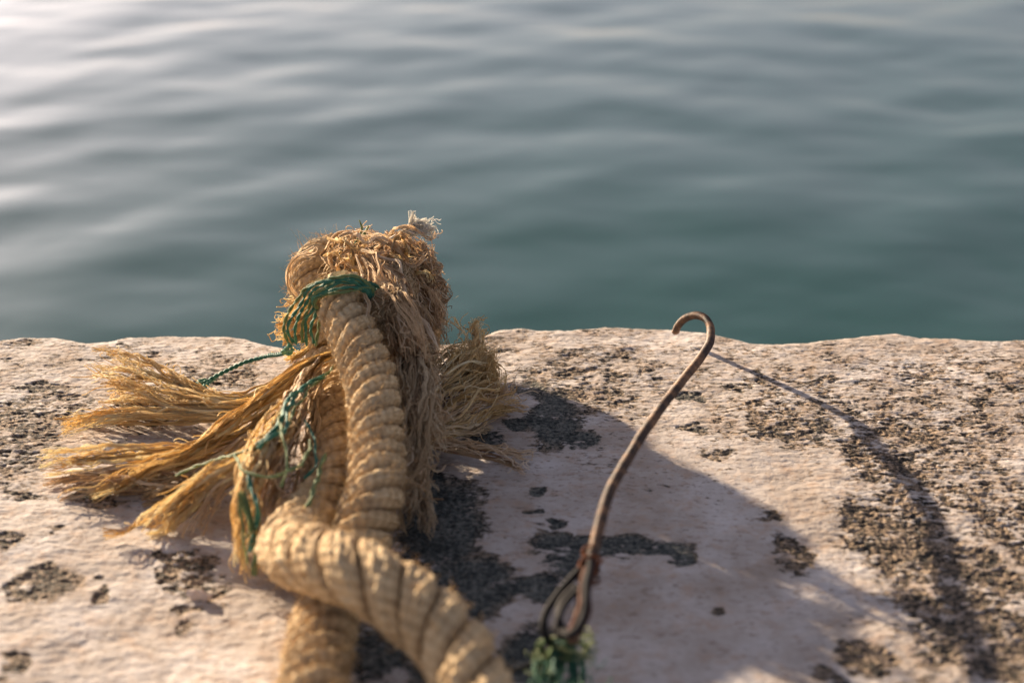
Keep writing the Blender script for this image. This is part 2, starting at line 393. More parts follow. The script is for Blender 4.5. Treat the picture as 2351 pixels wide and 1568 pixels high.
def build_quay():
    exs = np.array([W(px, py)[0] for px, py in EDGE]); eys = np.array([W(px, py)[1] for px, py in EDGE])
    nu, nv, na = 980, 640, 46
    u = np.linspace(-1, 1, nu)
    ux = np.concatenate([-1 - np.geomspace(0.02, 20, 34)[::-1], u, 1 + np.geomspace(0.02, 20, 34)])
    vy = np.concatenate([np.linspace(-4, 0.3, 34, endpoint=False), np.linspace(0.3, 0.42, 30, endpoint=False), np.linspace(0.42, 1.0, nv)])  # v=1 -> edge
    V, U = np.meshgrid(vy, ux, indexing='ij')
    hw = np.clip(0.40 * np.minimum(V, 0.95), 0.2, 1) 
    X = U * hw
    ye = np.interp(X, exs, eys) - 0.004 + 0.0035 * fbm(X * 40, 0 * X, 3.5, 3)
    far = np.abs(X) > 0.42
    ye = ye + np.where(far, 0.012 * fbm(X * 5, 0 * X, 1.5, 3), 0)
    v0 = 0.42
    Y = np.where(V > v0, v0 + (V - v0) / (1 - v0) * (ye - v0), V)
    Z = np.zeros_like(X)
    # rounded arris and the face down to the water
    ang = np.linspace(0, math.pi / 2, na + 1)[1:]
    Xe, yee = X[-1], ye[-1]
    rr = 0.022
    Xa = np.repeat(Xe[None], na, 0); Ya = yee + rr * np.sin(ang)[:, None]; Za = -rr * (1 - np.cos(ang))[:, None] + 0 * Xa
    zd = -rr - np.geomspace(0.004, 1.3, 60)
    Xd = np.repeat(Xe[None], 60, 0); Yd = yee + rr + 0.0 * zd[:, None] + 0.01 * (1 - np.exp(zd * 6))[:, None]; Zd = zd[:, None] + 0 * Xd
    X = np.vstack([X, Xa, Xd]); Y = np.vstack([Y, Ya, Yd]); Z = np.vstack([Z, Za, Zd])
    # where the wash has flaked off
    dens = np.zeros_like(X); grey = np.zeros_like(X)
    jx = X + 0.010 * fbm(X * 45, Y * 45, 9.0, 3); jy = Y + 0.014 * fbm(X * 45, Y * 45, 4.0, 3)
    for (px, py, rx, ry, st, g) in FLAKES:
        if px < 620 or px > 1640: g *= .35; st *= .92  # less of the painted-in shade grey on sunlit patches
        c = W(px, py); sx = abs(W(px + rx, py)[0] - c[0]); sy = abs(W(px, py - ry)[1] - W(px, py + ry)[1]) / 2
        d = np.sqrt(((jx - c[0]) / sx) ** 2 + ((jy - c[1]) / sy) ** 2)
        k = 1 - sstep(0.55, 1.25, d)
        dens = np.maximum(dens, st * k); grey = np.maximum(grey, g * k)
    outer = sstep(0.40, 0.5, np.abs(X)) + sstep(0.42, 0.3, Y)
    dens = np.maximum(dens, np.clip(outer, 0, 1) * (0.28 + 0.3 * fbm(X * 6, Y * 6, 2.2, 3)))
    dens = np.maximum(dens, 0.35 * sstep(-0.01, -0.05, Z))
    wk = 0.5 + 0.9 * fbm(X * 11 + 3, Y * 14, 6.0, 3)
    dens = np.maximum(dens, sstep(0.60, 0.80, Y) * 0.30 * np.clip(wk, 0, 1)); dens = np.maximum(dens, sstep(0.12, 0.22, X) * 0.30 * np.clip(wk + .2, 0, 1))
    dens = dens * 1.06
    nA = fbm(X * 60, Y * 75, Z * 60 + 3.3, 4, 0.6)
    nB = fbm(X * 150, Y * 260, Z * 190 + 8.1, 4, 0.7)
    flake = 0.225 + dens * 0.80 + 0.50 * nA * (0.3 + 1.5 * np.minimum(dens, .5)) + 0.46 * nB * (0.45 + np.minimum(dens, .45) * 1.8) * (1 - .25 * grey)
    # relief
    big = 0.0030 * fbm(X * 9, Y * 9, Z * 9 + 1.0, 3)
    mid = 0.0010 * fbm(X * 34, Y * 62, Z * 42 + 5.0, 3)
    fin = 0.00080 * fbm(X * 130, Y * 230, Z * 150 + 2.0, 4, 0.6)
    m = sstep(0.40, 0.66, flake)
    pit = -0.0008 * m + m * 0.0013 * fbm(X * 260, Y * 330, Z * 260, 3, .6)
    smooth = 1 - 0.72 * sstep(0.12, 0.03, np.abs(X - 0.06)) * sstep(0.80, 0.70, Y)      # the trowelled patch by the rods
    dsp = big + (mid + fin) * smooth + pit
    k = sstep(-0.6, 0.2, Y)
    arc = np.clip(-Z / rr, 0, 1)
    nz = 1 - 0.9 * sstep(0, 1, arc); ny = sstep(0, 1, arc)
    nn = np.sqrt(nz * nz + ny * ny)
    Z = Z + dsp * nz / nn * k * (1 + 1.5 * arc); Y = Y + dsp * ny / nn * (1 + 3.0 * arc)
    mb = MB(); mb.grid(np.stack([X, Y, Z], -1)[:, ::-1])
    o = mb.build('quay_ground', stone_mat())
    for nm, A in (('flake', flake), ('grey', grey)):
        at = o.data.attributes.new(nm, 'FLOAT', 'POINT'); at.data.foreach_set('value', A[:, ::-1].astype(np.float32).ravel())
    tag(o, kind='structure')
build_quay()

# ------------------------------------------------------------------ sea
def build_sea():
    WL = -0.85
    y = np.concatenate([np.linspace(0.5, 1.4, 10, endpoint=False), np.geomspace(1.4, 22, 620), np.geomspace(23, 4000, 40)])
    u = np.concatenate([-1 - np.geomspace(0.03, 60, 30)[::-1], np.linspace(-1, 1, 420), 1 + np.geomspace(0.03, 60, 30)])
    Y, U = np.meshgrid(y, u, indexing='ij')
    X = U * (0.6 + 0.5 * Y)
    z = 0.0155 * noise3(X * 0.95 + Y * 0.2, Y * 0.95 - X * 0.22, 0.3) + 0.0085 * noise3(X * 2.3 + 4, Y * 2.3 - X * 0.5, 2.1) \
        + 0.0022 * noise3(X * 4.6 - Y * .9, Y * 5.2, 7.7) + 0.0006 * noise3(X * 7.0, Y * 11.0 + X, 4.4)
    z = z * sstep(60, 18, Y)
    mb = MB(); mb.grid(np.stack([X, Y, WL + z], -1)[:, ::-1])
    tag(mb.build('sea_water', water_mat()), kind='structure')
build_sea()

# ------------------------------------------------------------------ rope tools
def laid_rope(root, ctrl, R, lead, seed, mat=M_ROPE, fuzz=6000, n_str=3, taper=None, phase=0.0, label=None, fuzz_len=0.0035, groove=.26, ya=.060):
    """three-strand laid rope: part 'rope_length' (its core and fuzz) with three children 'strand'"""
    rg = np.random.RandomState(seed)
    _, L = spline(ctrl, 50)
    n = int(L / 0.00055) + 2
    P, L = spline(ctrl, n)
    T, N, B = frames(P)
    s = np.linspace(0, L, n)
    Rv = R * (1 + 0.05 * noise3(s * 22, seed * 1.7, 0.5))
    if taper is not None: Rv = Rv * np.interp(s / L, [t[0] for t in taper], [t[1] for t in taper])
    # core and fuzz
    mb = MB()
    th = np.linspace(0, 2 * math.pi, 12, endpoint=False)
    ii = np.arange(0, n, 6)
    G = P[ii, None] + 0.72 * Rv[ii, None, None] * (np.cos(th)[None, :, None] * N[ii, None] + np.sin(th)[None, :, None] * B[ii, None])
    mb.grid(G, 0.15, closed_u=True)
    def surf(si, psi, k):
        """point on strand k at index si (float array) and cross phase psi in [-pi, pi]"""
        th_ = 2 * math.pi * s[si] / lead + (psi + 2 * math.pi * k) / n_str + phase + 0.30 * noise3(s[si] * 22, seed * 3.1, 0.7)
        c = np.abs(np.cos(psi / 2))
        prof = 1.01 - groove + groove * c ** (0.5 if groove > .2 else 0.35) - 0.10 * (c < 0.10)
        # yarns lying nearly along the rope axis
        yarn = np.abs(np.sin(th_ * 9.0 + s[si] * 170.0 + 1.3 * k)) 
        r = Rv[si] * (prof + ya * yarn * c * (0.6 + 0.8 * noise3(s[si] * 120, th_ * 3, k + 0.5)) - 0.03)
        r = r + 0.0010 * noise3(s[si] * 60 + 5 * k, psi, th_ + seed) + 0.0011 * noise3(s[si] * 160 + 11 * k, psi * 1.5, th_ * 2 + seed) + 0.0004 * noise3(s[si] * 700, psi * 4, th_ * 7)
        D = np.cos(th_)[..., None] * N[si] + np.sin(th_)[..., None] * B[si]
        return P[si] + r[..., None] * D, D, yarn, c
    if fuzz:
        si = rg.randint(2, n - 2, fuzz); k = rg.randint(0, n_str, fuzz); psi = rg.uniform(-2.2, 2.2, fuzz)
        p, D, _, _ = surf(si, psi, k)
        ln = fuzz_len * rg.uniform(0.3, 1.2, fuzz) ** 1.5
        t = np.linspace(0, 1, 5)
        d1 = D + 0.9 * rg.normal(size=(fuzz, 3)); d1 /= np.linalg.norm(d1, axis=1, keepdims=True)
        d2 = rg.normal(size=(fuzz, 3)) * 0.9 + T[si] * rg.choice([-1, 1], fuzz)[:, None]
        F = p[:, None] + ln[:, None, None] * (t[None, :, None] * d1[:, None] + 0.6 * (t ** 2)[None, :, None] * d2[:, None]) - 0.0004 * D[:, None]
        mb.fibres(F, np.repeat((0.00014 * (1 - 0.6 * t))[None], fuzz, 0), rg.rand(fuzz), 3)
    body = mb.build('rope_length', M_FUZZ if fuzz else mat, root)
    if label: body['label'] = label
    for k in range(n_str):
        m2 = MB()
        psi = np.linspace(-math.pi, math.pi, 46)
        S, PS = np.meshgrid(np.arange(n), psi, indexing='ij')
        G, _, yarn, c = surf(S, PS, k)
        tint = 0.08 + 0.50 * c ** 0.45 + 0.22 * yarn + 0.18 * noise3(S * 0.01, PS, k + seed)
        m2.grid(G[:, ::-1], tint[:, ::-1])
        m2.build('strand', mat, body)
    return body

def bundle(mb, ctrl, n_yarn, m, spread, seed, frad=0.00035, yrad=0.0010, wander=0.0055, cut=(0.8, 1.0), k=22, zmin=0.0012, twist=0.0, fray=1.0, tshift=0.0):
    """yarns that follow ctrl; spread = [(t, radius) ...]; every yarn is m fibres"""
    rg = np.random.RandomState(seed)
    P, L = spline(ctrl, 60)
    T, N, B = frames(P)
    t = np.linspace(0, 1, k)
    ncl = max(2, n_yarn // 5); CA = rg.uniform(0, 2 * math.pi, ncl); CR = np.sqrt(rg.rand(ncl)) * 1.05; CE = rg.uniform(.92, 1.03, ncl)
    n_yarn = max(1, int(n_yarn * 0.85)); m = max(6, int(m * 0.62)); k = int(k * 1.6); t = np.linspace(0, 1, k)
    for y in range(n_yarn):
        end = rg.uniform(*cut)
        cq = rg.randint(len(CA)); a0 = CA[cq] + rg.normal() * 0.28; rr = CR[cq] + rg.normal() * 0.11
        tt = np.minimum(t * end * CE[cq], t * 1.0)
        ip = tt * 59
        p = np.stack([np.interp(ip, np.arange(60), P[:, c]) for c in range(3)], 1)
        nn = np.stack([np.interp(ip, np.arange(60), N[:, c]) for c in range(3)], 1)
        bb = np.stack([np.interp(ip, np.arange(60), B[:, c]) for c in range(3)], 1)
        a = a0 + twist * tt
        sp = np.interp(tt, [q[0] for q in spread], [q[1] for q in spread])
        off = (np.cos(a) * rr * sp)[:, None] * nn + (np.sin(a) * rr * sp)[:, None] * bb
        wn = wander * np.stack([noise3(tt * L * 18 + seed, y * 3.7, c * 9.1) for c in range(3)], 1) * np.minimum(1, tt * 5)[:, None]
        wn = wn + 0.22 * wander * np.stack([noise3(tt * L * 60 + seed, y * 2.9, c * 4.1) for c in range(3)], 1) * np.minimum(1, tt * 3)[:, None]
        cr = rg.uniform(0, 0.0006) * np.minimum(1, tt * 4)                      # the crimp the lay has left in each yarn
        wl = rg.uniform(300, 520); pc = rg.uniform(0, 6.28)
        base = p + off + wn + cr[:, None] * (np.cos(tt * L * wl + pc)[:, None] * nn + np.sin(tt * L * wl + pc)[:, None] * bb)
        fa = rg.uniform(0, 2 * math.pi, m); fr = np.sqrt(rg.rand(m)) * yrad
        fsp = (0.75 + fray * 1.8 * tt ** 5)
        ft = fa[:, None] + rg.choice([-1, 1]) * 9.0 * tt[None] * L / 0.1
        fo = (fr[:, None] * fsp[None] * np.cos(ft))[..., None] * nn[None] + (fr[:, None] * fsp[None] * np.sin(ft))[..., None] * bb[None]
        fw = np.stack([noise3(tt[None] * L * 70 + 3 * y, np.arange(m)[:, None] * 1.9 + seed, c * 5.3) for c in range(3)], 2) * 0.0024 * (0.15 + fray * 1.2 * tt[None, :, None] ** 4)
        F = base[None] + fo + fw
        F[..., 2] = np.maximum(F[..., 2], zmin + 0.0006 * rg.rand(m)[:, None]) if zmin is not None else F[..., 2]
        R = np.repeat((frad * (1 - 0.45 * t))[None], m, 0) * rg.uniform(0.7, 1.25, (m, 1))
        tn = np.clip(rg.normal(0.54, 0.28) + rg.normal(0, 0.12, m) + tshift, 0, 1)
        mb.fibres(F, R, tn, 3)
    # stray hairs that have left their yarn
    ns = int(n_yarn * 2.2); kk = 20
    t0 = rg.uniform(0.1, 0.75, ns); t1 = np.minimum(1.0, t0 + rg.uniform(0.12, 0.4, ns)); u = np.linspace(0, 1, kk)
    tt = t0[:, None] + (t1 - t0)[:, None] * u[None]
    F = np.stack([np.interp(tt * 59, np.arange(60), P[:, c]) for c in range(3)], -1)
    sp = np.interp(tt, [q[0] for q in spread], [q[1] for q in spread])
    d0 = rg.normal(size=(ns, 3)); d0 /= np.linalg.norm(d0, axis=1, keepdims=True); d0[:, 2] = np.abs(d0[:, 2]) * .8
    F = F + d0[:, None] * sp[..., None] * (0.7 + 0.8 * u[None, :, None] ** 2)
    F = F + np.stack([noise3(u[None] * 3.0 + 5 * np.arange(ns)[:, None], seed * 1.1, c * 5.3) for c in range(3)], 2) * 0.008 * u[None, :, None]
    if zmin is not None: F[..., 2] = np.maximum(F[..., 2], zmin)
    mb.fibres(F, np.full((ns, kk), frad * 0.75), np.clip(rg.normal(.65, .2, ns), 0, 1), 3)
    return mb

def cord(mb, ctrl, r, seed=0, twist=900, k=None, wob=0.0, tint=0.5, n=2):
    """a thin laid cord: n plies round each other"""
    P, L = spline(ctrl, 40)
    k = k or max(24, int(L / 0.0009))
    P, L = spline(ctrl, k)
    s = np.linspace(0, L, k)
    if wob: P = P + wob * np.stack([noise3(s * 60, seed * 2.3, c * 7.7) for c in range(3)], 1)
    T, N, B = frames(P)
    for q in range(n):
        a = s * twist + q * 2 * math.pi / n
        F = P + (0.52 if n > 1 else 0.0) * r * (np.cos(a)[:, None] * N + np.sin(a)[:, None] * B)
        th = np.linspace(0, 2 * math.pi, 7)[:-1]
        G = F[:, None] + 0.62 * r * (np.cos(th)[None, :, None] * N[:, None] + np.sin(th)[None, :, None] * B[:, None])
        mb.grid(G, np.clip(tint + 0.25 * noise3(s * 40, q, seed), 0, 1).repeat(6), closed_u=True)

def wool(mb, centre, rad, n, seed, ln=0.02, fr=0.00016, flow=None, k=14, curl=1.0):
    """a tangle of curling loose fibres inside an ellipsoid"""
    rg = np.random.RandomState(seed)
    d = rg.normal(size=(n, 3)); d /= np.linalg.norm(d, axis=1, keepdims=True)
    p0 = centre + d * rad * (rg.rand(n, 1) ** 0.45)
    v = np.cross(d, rg.normal(size=(n, 3))); v /= np.linalg.norm(v, axis=1, keepdims=True)
    if flow is not None: v = v * 0.5 + flow
    t = np.linspace(-0.5, 0.5, k)
    L = ln * rg.uniform(0.4, 1.3, (n, 1, 1))
    F = p0[:, None] + L * t[None, :, None] * v[:, None] - L * (t ** 2)[None, :, None] * d[:, None] * 0.9
    nz = np.stack([noise3(F[..., 0] * 130, F[..., 1] * 130 + c * 31, F[..., 2] * 130) for c in range(3)], -1)
    F = F + nz * 0.0035 * curl
    mb.fibres(F, np.full((n, k), fr), np.clip(rg.normal(0.5, 0.22, n), 0, 1), 3)

# ------------------------------------------------------------------ mooring rope
rope = thing('mooring_rope', 'thick frayed tan mooring rope knotted over the edge of the whitewashed quay', 'rope', W(860, 1000))
# the length that runs from the lashing towards the viewer and dives under the crossing turn
laid_rope(rope, Wp([(766, 640, None, .838), (783, 700, None, .827), (815, 780, .066), (846, 860, .057), (862, 950, .049), (863, 1040, .040), (861, 1130, .036), (832, 1220, .028),
                    (795, 1310, .022), (757, 1400, .018), (732, 1500, .018), (705, 1640, .019), (680, 1800, .019)]), 0.0140, 0.052, 3, fuzz=9500, groove=.32, ya=.09, n_str=4)
# the lower length beside it that turns back over the first and runs off to the right
laid_rope(rope, Wp([(745, 840, .014), (770, 930, .015), (774, 1030, .016), (764, 1120, .017), (722, 1190, .019), (680, 1235, .025), (676, 1268, .036), (735, 1288, .048), (822, 1318, .053),
                    (908, 1368, .050), (1006, 1446, .044), (1072, 1545, .038), (1120, 1690, .030), (1150, 1850, .02)]), 0.0143, 0.058, 11, fuzz=8500, fuzz_len=.0028, phase=1.0, groove=.19, ya=.075, n_str=3, taper=[(0, 1), (.36, 1), (.46, 1.13), (.56, 1.08), (.66, 1.02), (1, 1)])
# the eye behind the lashing
laid_rope(rope, Wp([(765, 800, None, .905), (722, 740, None, .925), (708, 660, None, .94), (722, 600, None, .955), (775, 582, None, .968), (850, 592, None, .97), (925, 625, None, .965), (968, 690, None, .95),
                    (968, 760, None, .93), (955, 830, None, .90)]), 0.0124, 0.046, 21, n_str=4, fuzz=6000, fuzz_len=0.005, phase=2.0)
# unlaid yarns of the returning end, on the shaded side
mb = MB(); bundle(mb, Wp([(880, 640, None, .925), (920, 740, None, .90), (932, 840, .046), (948, 940, .040), (948, 1040, .028), (935, 1140, .016), (925, 1240, .012)]), 70, 14, [(0, .012), (.4, .0125), (.8, .011), (1, .012)], 31, yrad=.0013, wander=.006, twist=4, cut=(.75, 1), k=34)
mb.build('yarn_bundle', M_BROWN, rope)
# the brown frayed mass draped over the knot
mb = MB()
bundle(mb, Wp([(745, 600, None, .93), (800, 562, None, .935), (880, 580, None, .93), (940, 640, None, .92), (975, 720, None, .91), (1000, 790, None, .895)]), 46, 12, [(0, .006), (.3, .014), (.7, .013), (1, .011)], 41, yrad=.0013, wander=.016, k=34, zmin=None)
bundle(mb, Wp([(835, 590, None, .880), (880, 640, None, .855), (903, 705, None, .828), (925, 780, None, .795), (955, 860, .044)]), 34, 12, [(0, .005), (.4, .011), (1, .012)], 42, yrad=.0012, wander=.013, k=34, zmin=None)
wool(mb, W(890, 610, None, .93), np.array([.034, .015, .020]), 1500, 43, ln=.030, fr=.00024, curl=1.8)
wool(mb, W(960, 680, None, .925), np.array([.018, .015, .030]), 1000, 44, ln=.028, fr=.00024, curl=1.8)
mb.build('frayed_cover', M_TAN, rope)
mb = MB(); wool(mb, W(945, 860, .040), np.array([.013, .014, .012]), 130, 55, ln=.034, fr=.0003, curl=2.2); wool(mb, W(955, 960, .034), np.array([.010, .026, .010]), 130, 56, ln=.034, fr=.0003, curl=2.2)
wool(mb, W(940, 1090, .022), np.array([.008, .030, .010]), 60, 57, ln=.030, fr=.0003, curl=2.2); mb.build('loose_yarn', M_TAN, rope)
mb = MB(); wool(mb, W(860, 690, None, .93), np.array([.040, .018, .040]), 2600, 45, ln=.030, fr=.0003)
wool(mb, W(940, 860, None, .885), np.array([.018, .02, .030]), 1500, 46, ln=.030, fr=.0002)
wool(mb, W(890, 650, None, .897), np.array([.017, .020, .017]), 2600, 46, ln=.028, fr=.0003)  # added mass, bridges a gap where sun streaked into the shadow
wool(mb, W(886, 735, None, .822), np.array([.015, .012, .018]), 3600, 47, ln=.028, fr=.0003)  # added mass that makes the knot's cast shadow solid
wool(mb, W(935, 850, .036), np.array([.013, .030, .018]), 1600, 48, ln=.028, fr=.00028)
wool(mb, W(900, 960, .028), np.array([.012, .045, .018]), 1500, 49, ln=.028, fr=.00028)  # added mass, plugs a sun leak beside the rope
mb.build('knot_filling_and_sun_plugs', M_BROWN, rope)
# fringe left of the knot
mb = MB()
for q, (x0, y0, x1, y1) in enumerate([(735, 690, 645, 745), (720, 720, 632, 770), (735, 750, 640, 800), (720, 680, 668, 700), (740, 770, 655, 830)]):
    bundle(mb, Wp([(x0, y0, None, .91), ((x0 + x1) / 2, (y0 + y1) / 2 + 8, None, .905), (x1, y1, None, .90)]), 9, 14, [(0, .004), (1, .0055)], 50 + q, yrad=.0014, wander=.003, k=14, zmin=None)
mb.build('yarn_bundle', M_GOLD, rope)
# long golden yarns fanned out on the left: control points, yarns, fibres, spread
LEFT = [
    ([(760, 815, .040), (690, 850, .040), (600, 915, .030), (510, 985, .022), (420, 1045, .018), (310, 1095, .010), (175, 1155, .003)], 26, 14, [(0, .008), (.3, .006), (.6, .0045), (.85, .008), (1, .009)], M_GOLD),
    ([(700, 850, .036), (620, 905, .026), (540, 930, .022), (440, 915, .020), (330, 885, .018), (205, 872, .010)], 34, 15, [(0, .005), (.35, .006), (.7, .012), (1, .0185)], M_GOLD),
    ([(700, 870, .032), (610, 925, .022), (500, 950, .014), (380, 955, .010), (260, 965, .006), (140, 1000, .003)], 13, 13, [(0, .004), (.5, .004), (1, .008)], M_GOLD),
    ([(640, 900, .024), (520, 945, .016), (400, 955, .010), (280, 950, .008), (140, 945, .004)], 12, 13, [(0, .004), (.5, .004), (1, .008)], M_GOLD),
    ([(640, 930, .024), (540, 1000, .016), (430, 1040, .012), (300, 1055, .010), (180, 1065, .006), (95, 1085, .003)], 20, 14, [(0, .004), (.5, .006), (1, .0125)], M_GOLD),
    ([(600, 970, .020), (480, 1050, .012), (350, 1085, .010), (230, 1100, .006), (100, 1125, .003)], 16, 13, [(0, .004), (.6, .007), (1, .011)], M_TAN),
    ([(680, 905, .034), (620, 1000, .034), (560, 1060, .030), (470, 1110, .022), (400, 1160, .014), (330, 1215, .004)], 24, 14, [(0, .007), (.4, .007), (.7, .006), (1, .008)], M_GOLD),
    ([(600, 1030, .030), (520, 1090, .024), (450, 1150, .014), (385, 1225, .004)], 16, 14, [(0, .005), (.5, .006), (1, .0075)], M_GOLD),
    ([(560, 1080, .026), (500, 1130, .018), (465, 1180, .010), (435, 1235, .003)], 6, 10, [(0, .004), (1, .005)], M_TAN),
    ([(520, 1060, .014), (440, 1120, .008), (370, 1170, .006), (290, 1205, .008), (170, 1228, .006)], 4, 10, [(0, .002), (.7, .0015), (1, .006)], M_GOLD),
    ([(700, 890, .042), (640, 990, .044), (590, 1060, .042), (565, 1140, .034), (560, 1220, .020), (575, 1310, .006)], 26, 14, [(0, .008), (.35, .009), (.7, .008), (1, .007)], M_GOLD),
    ([(745, 840, .040), (700, 920, .042), (650, 1010, .042), (620, 1090, .034), (600, 1180, .02)], 26, 13, [(0, .008), (.5, .011), (1, .010)], M_TAN),
    ([(560, 960, .016), (480, 930, .016), (440, 880, .018), (385, 845, .016)], 4, 10, [(0, .002), (1, .003)], M_GOLD),
    ([(560, 1050, .014), (470, 1080, .008), (380, 1110, .006), (300, 1140, .003)], 16, 10, [(0, .006), (.5, .010), (1, .012)], M_BROWN),
    ([(520, 1090, .010), (430, 1120, .006), (340, 1125, .004), (220, 1120, .003)], 9, 10, [(0, .006), (.5, .010), (1, .010)], M_TAN),
    ([(640, 1000, .030), (560, 1080, .020), (500, 1130, .010), (430, 1170, .003)], 12, 9, [(0, .006), (.5, .010), (1, .012)], M_BROWN),
    ([(720, 900, .036), (690, 1000, .030), (670, 1090, .024), (640, 1170, .018)], 26, 12, [(0, .006), (.5, .012), (1, .010)], M_BROWN)]
for q, (c, ny, m_, sp, mt) in enumerate(LEFT):
    if q != 1: sp = [(a_, b_ * .80) for a_, b_ in sp]; ny = int(ny * .85)
    mb = MB(); bundle(mb, Wp(c), ny, m_, sp, 100 + q * 3, cut=(.84, 1.03), k=34, wander=.0065)
    mb.build('yarn_bundle', mt, rope)
# tufts on the right
RIGHT = [
    ([(960, 930, .022), (1010, 880, .030), (1060, 830, .034), (1085, 790, .036), (1085, 735, .038)], 14, 13, [(0, .006), (.5, .010), (.75, .006), (1, .002)], M_GOLD, .004),
    ([(970, 900, .030), (1030, 850, .032), (1090, 820, .028), (1150, 835, .016)], 18, 13, [(0, .006), (.6, .012), (1, .010)], M_GOLD, .008),
    ([(980, 960, .022), (1060, 900, .026), (1120, 880, .020), (1120, 850, .030)], 18, 13, [(0, .006), (.6, .010), (1, .009)], M_GOLD, .010),
    ([(960, 1000, .020), (1040, 960, .020), (1120, 925, .014), (1195, 905, .006)], 18, 12, [(0, .004), (.6, .007), (1, .008)], M_TAN, .004),
    ([(960, 1010, .018), (1050, 980, .014), (1130, 940, .010), (1190, 935, .004)], 12, 12, [(0, .004), (.6, .007), (1, .007)], M_GOLD, .004),
    ([(960, 1010, .018), (1040, 1015, .012), (1120, 1025, .008), (1225, 1045, .003)], 7, 11, [(0, .003), (1, .004)], M_TAN, .003),
    ([(960, 1010, .018), (1030, 1030, .012), (1110, 1045, .009), (1170, 1060, .006), (1215, 1090, .003)], 6, 11, [(0, .003), (1, .0025)], M_TAN, .002),
    ([(960, 1000, .020), (1030, 1000, .014), (1080, 1000, .010), (1120, 985, .005)], 12, 11, [(0, .004), (1, .007)], M_BROWN, .004),
    ([(975, 800, .030), (985, 880, .030), (975, 960, .022), (960, 1030, .016), (950, 1100, .012)], 22, 12, [(0, .009), (.5, .012), (1, .006)], M_BROWN, .008)]
for q, (c, ny, m_, sp, mt, wd) in enumerate(RIGHT):
    mb = MB(); bundle(mb, Wp(c), ny, m_, sp, 300 + q * 3, cut=(.8, 1.0), k=26, wander=wd)
    if q == 2:
        wool(mb, W(1085, 850, .026), np.array([.017, .012, .014]), 900, 320, ln=.024)
    if q == 0:
        for j, e in enumerate([[(1070, 770), (1050, 748), (1038, 732)], [(1080, 765), (1098, 740), (1118, 732)], [(1105, 790), (1108, 765), (1106, 752)]]):
            bundle(mb, Wp([(x, y, None, .865) for x, y in e]), 1, 9, [(0, .001), (1, .001)], 330 + j, wander=.003, k=14, yrad=.0007)
    mb.build('yarn_bundle', mt, rope)
# bleached wisps on top
mb = MB()
for q, e in enumerate([[(880, 560), (905, 548), (935, 530), (965, 516), (998, 510)], [(890, 555), (920, 540), (945, 518), (957, 484)], [(920, 545), (955, 535), (985, 536), (1008, 544)], [(925, 540), (950, 525), (975, 528), (990, 512)]]):
    bundle(mb, Wp([(x, y, None, .905) for x, y in e]), 6, 13, [(0, .001), (.6, .0018), (1, .0035)], 360 + q, wander=.003, k=16, zmin=None, frad=.00035)
mb.build('bleached_wisp', M_PALE, rope)
mb = MB()
for q, e in enumerate([[(760, 620), (752, 590), (775, 562), (800, 570)], [(700, 690), (672, 650), (690, 600), (740, 575)], [(770, 600), (790, 575), (830, 560), (870, 548)], [(930, 600), (950, 605), (965, 595), (978, 585)],
                       [(900, 560), (880, 590), (840, 600), (820, 560)], [(780, 545), (800, 532), (830, 538), (860, 548)], [(1000, 800), (975, 770), (960, 730), (905, 690)], [(860, 545), (890, 555), (925, 570), (945, 590)]]):
    mb = MB(); bundle(mb, Wp([(x, y, None, .895) for x, y in e]), 3, 12, [(0, .002), (.6, .003), (1, .002)], 380 + q, wander=.004, k=18, zmin=None, yrad=.0011, tshift=.2)
    mb.build('loose_yarn', M_TAN, rope)

rg = np.random.RandomState(77)
for q in range(16):
    x0 = rg.uniform(745, 900); y0 = rg.uniform(545, 620); a = rg.uniform(-0.5, 0.9); ln = rg.uniform(60, 150)
    pts = []
    for j in range(5):
        pts.append((x0 + ln * j / 4 * math.cos(a), y0 + ln * j / 4 * math.sin(a) + rg.uniform(-16, 16) - 14 * math.sin(j / 4 * math.pi), None, .885 + .02 * rg.rand() + .02 * (j in (0, 4))))
        a += rg.uniform(-.35, .45)
    pts = [(min(max(p_[0], 735), 1000), max(p_[1], 530), p_[2], p_[3]) for p_ in pts]
    mb = MB(); bundle(mb, Wp(pts), 1, 16, [(0, .001), (1, .001)], 500 + q, wander=.003, k=18, zmin=None, yrad=.0013, tshift=.15)
    mb.build('loose_yarn', M_TAN if q % 3 else M_GOLD, rope)

# ------------------------------------------------------------------ green lashing round the neck of the knot
tw = thing('green_twine', 'green twine wound several times round the neck of the knotted rope', 'twine', W(780, 700, None, .832))
c0 = W(785, 676, None, .824)
for q in range(7):
    mb = MB()
    dy = q * 8
    pts = [(858 - q, 690 - dy * .4, None, .820), (850, 658 + (q % 3) * 4, None, .814), (810, 634 + q * 5.0, None, .810), (765, 634 + q * 6, None, .810), (720, 652 + q * 7, None, .814),
           (682 + q * 9, 690 + q * 5, None, .822), (652 + q * 13, 740 + (q % 2) * 8, None, .826), (662 + q * 11, 790, None, .830)]
    cord(mb, Wp(pts), .00095, seed=q, wob=.0022, twist=420, tint=.35 + .08 * (q % 3))
    mb.build('twine_turn', M_GREEN if q % 3 else M_OLIVE, tw)
mb = MB()
for q in range(9):
    cord(mb, Wp([(800 + q * 4, 640 + q * 3, None, .814), (830 + q * 2, 642 + q * 4, None, .814), (856, 655 + q * 5, None, .820), (868, 680 + q * 4, None, .832)]), .0013, seed=20 + q, wob=.002, tint=.3)
mb.build('twine_bight', M_GREEN, tw); mb = MB()
cord(mb, Wp([(668, 790, None, .830), (658, 802, None, .827), (650, 806, None, .827), (662, 812, None, .827), (672, 800, None, .827)]), .0015, seed=33, tint=.8)
mb.build('twine_knot', M_GREEN, tw)
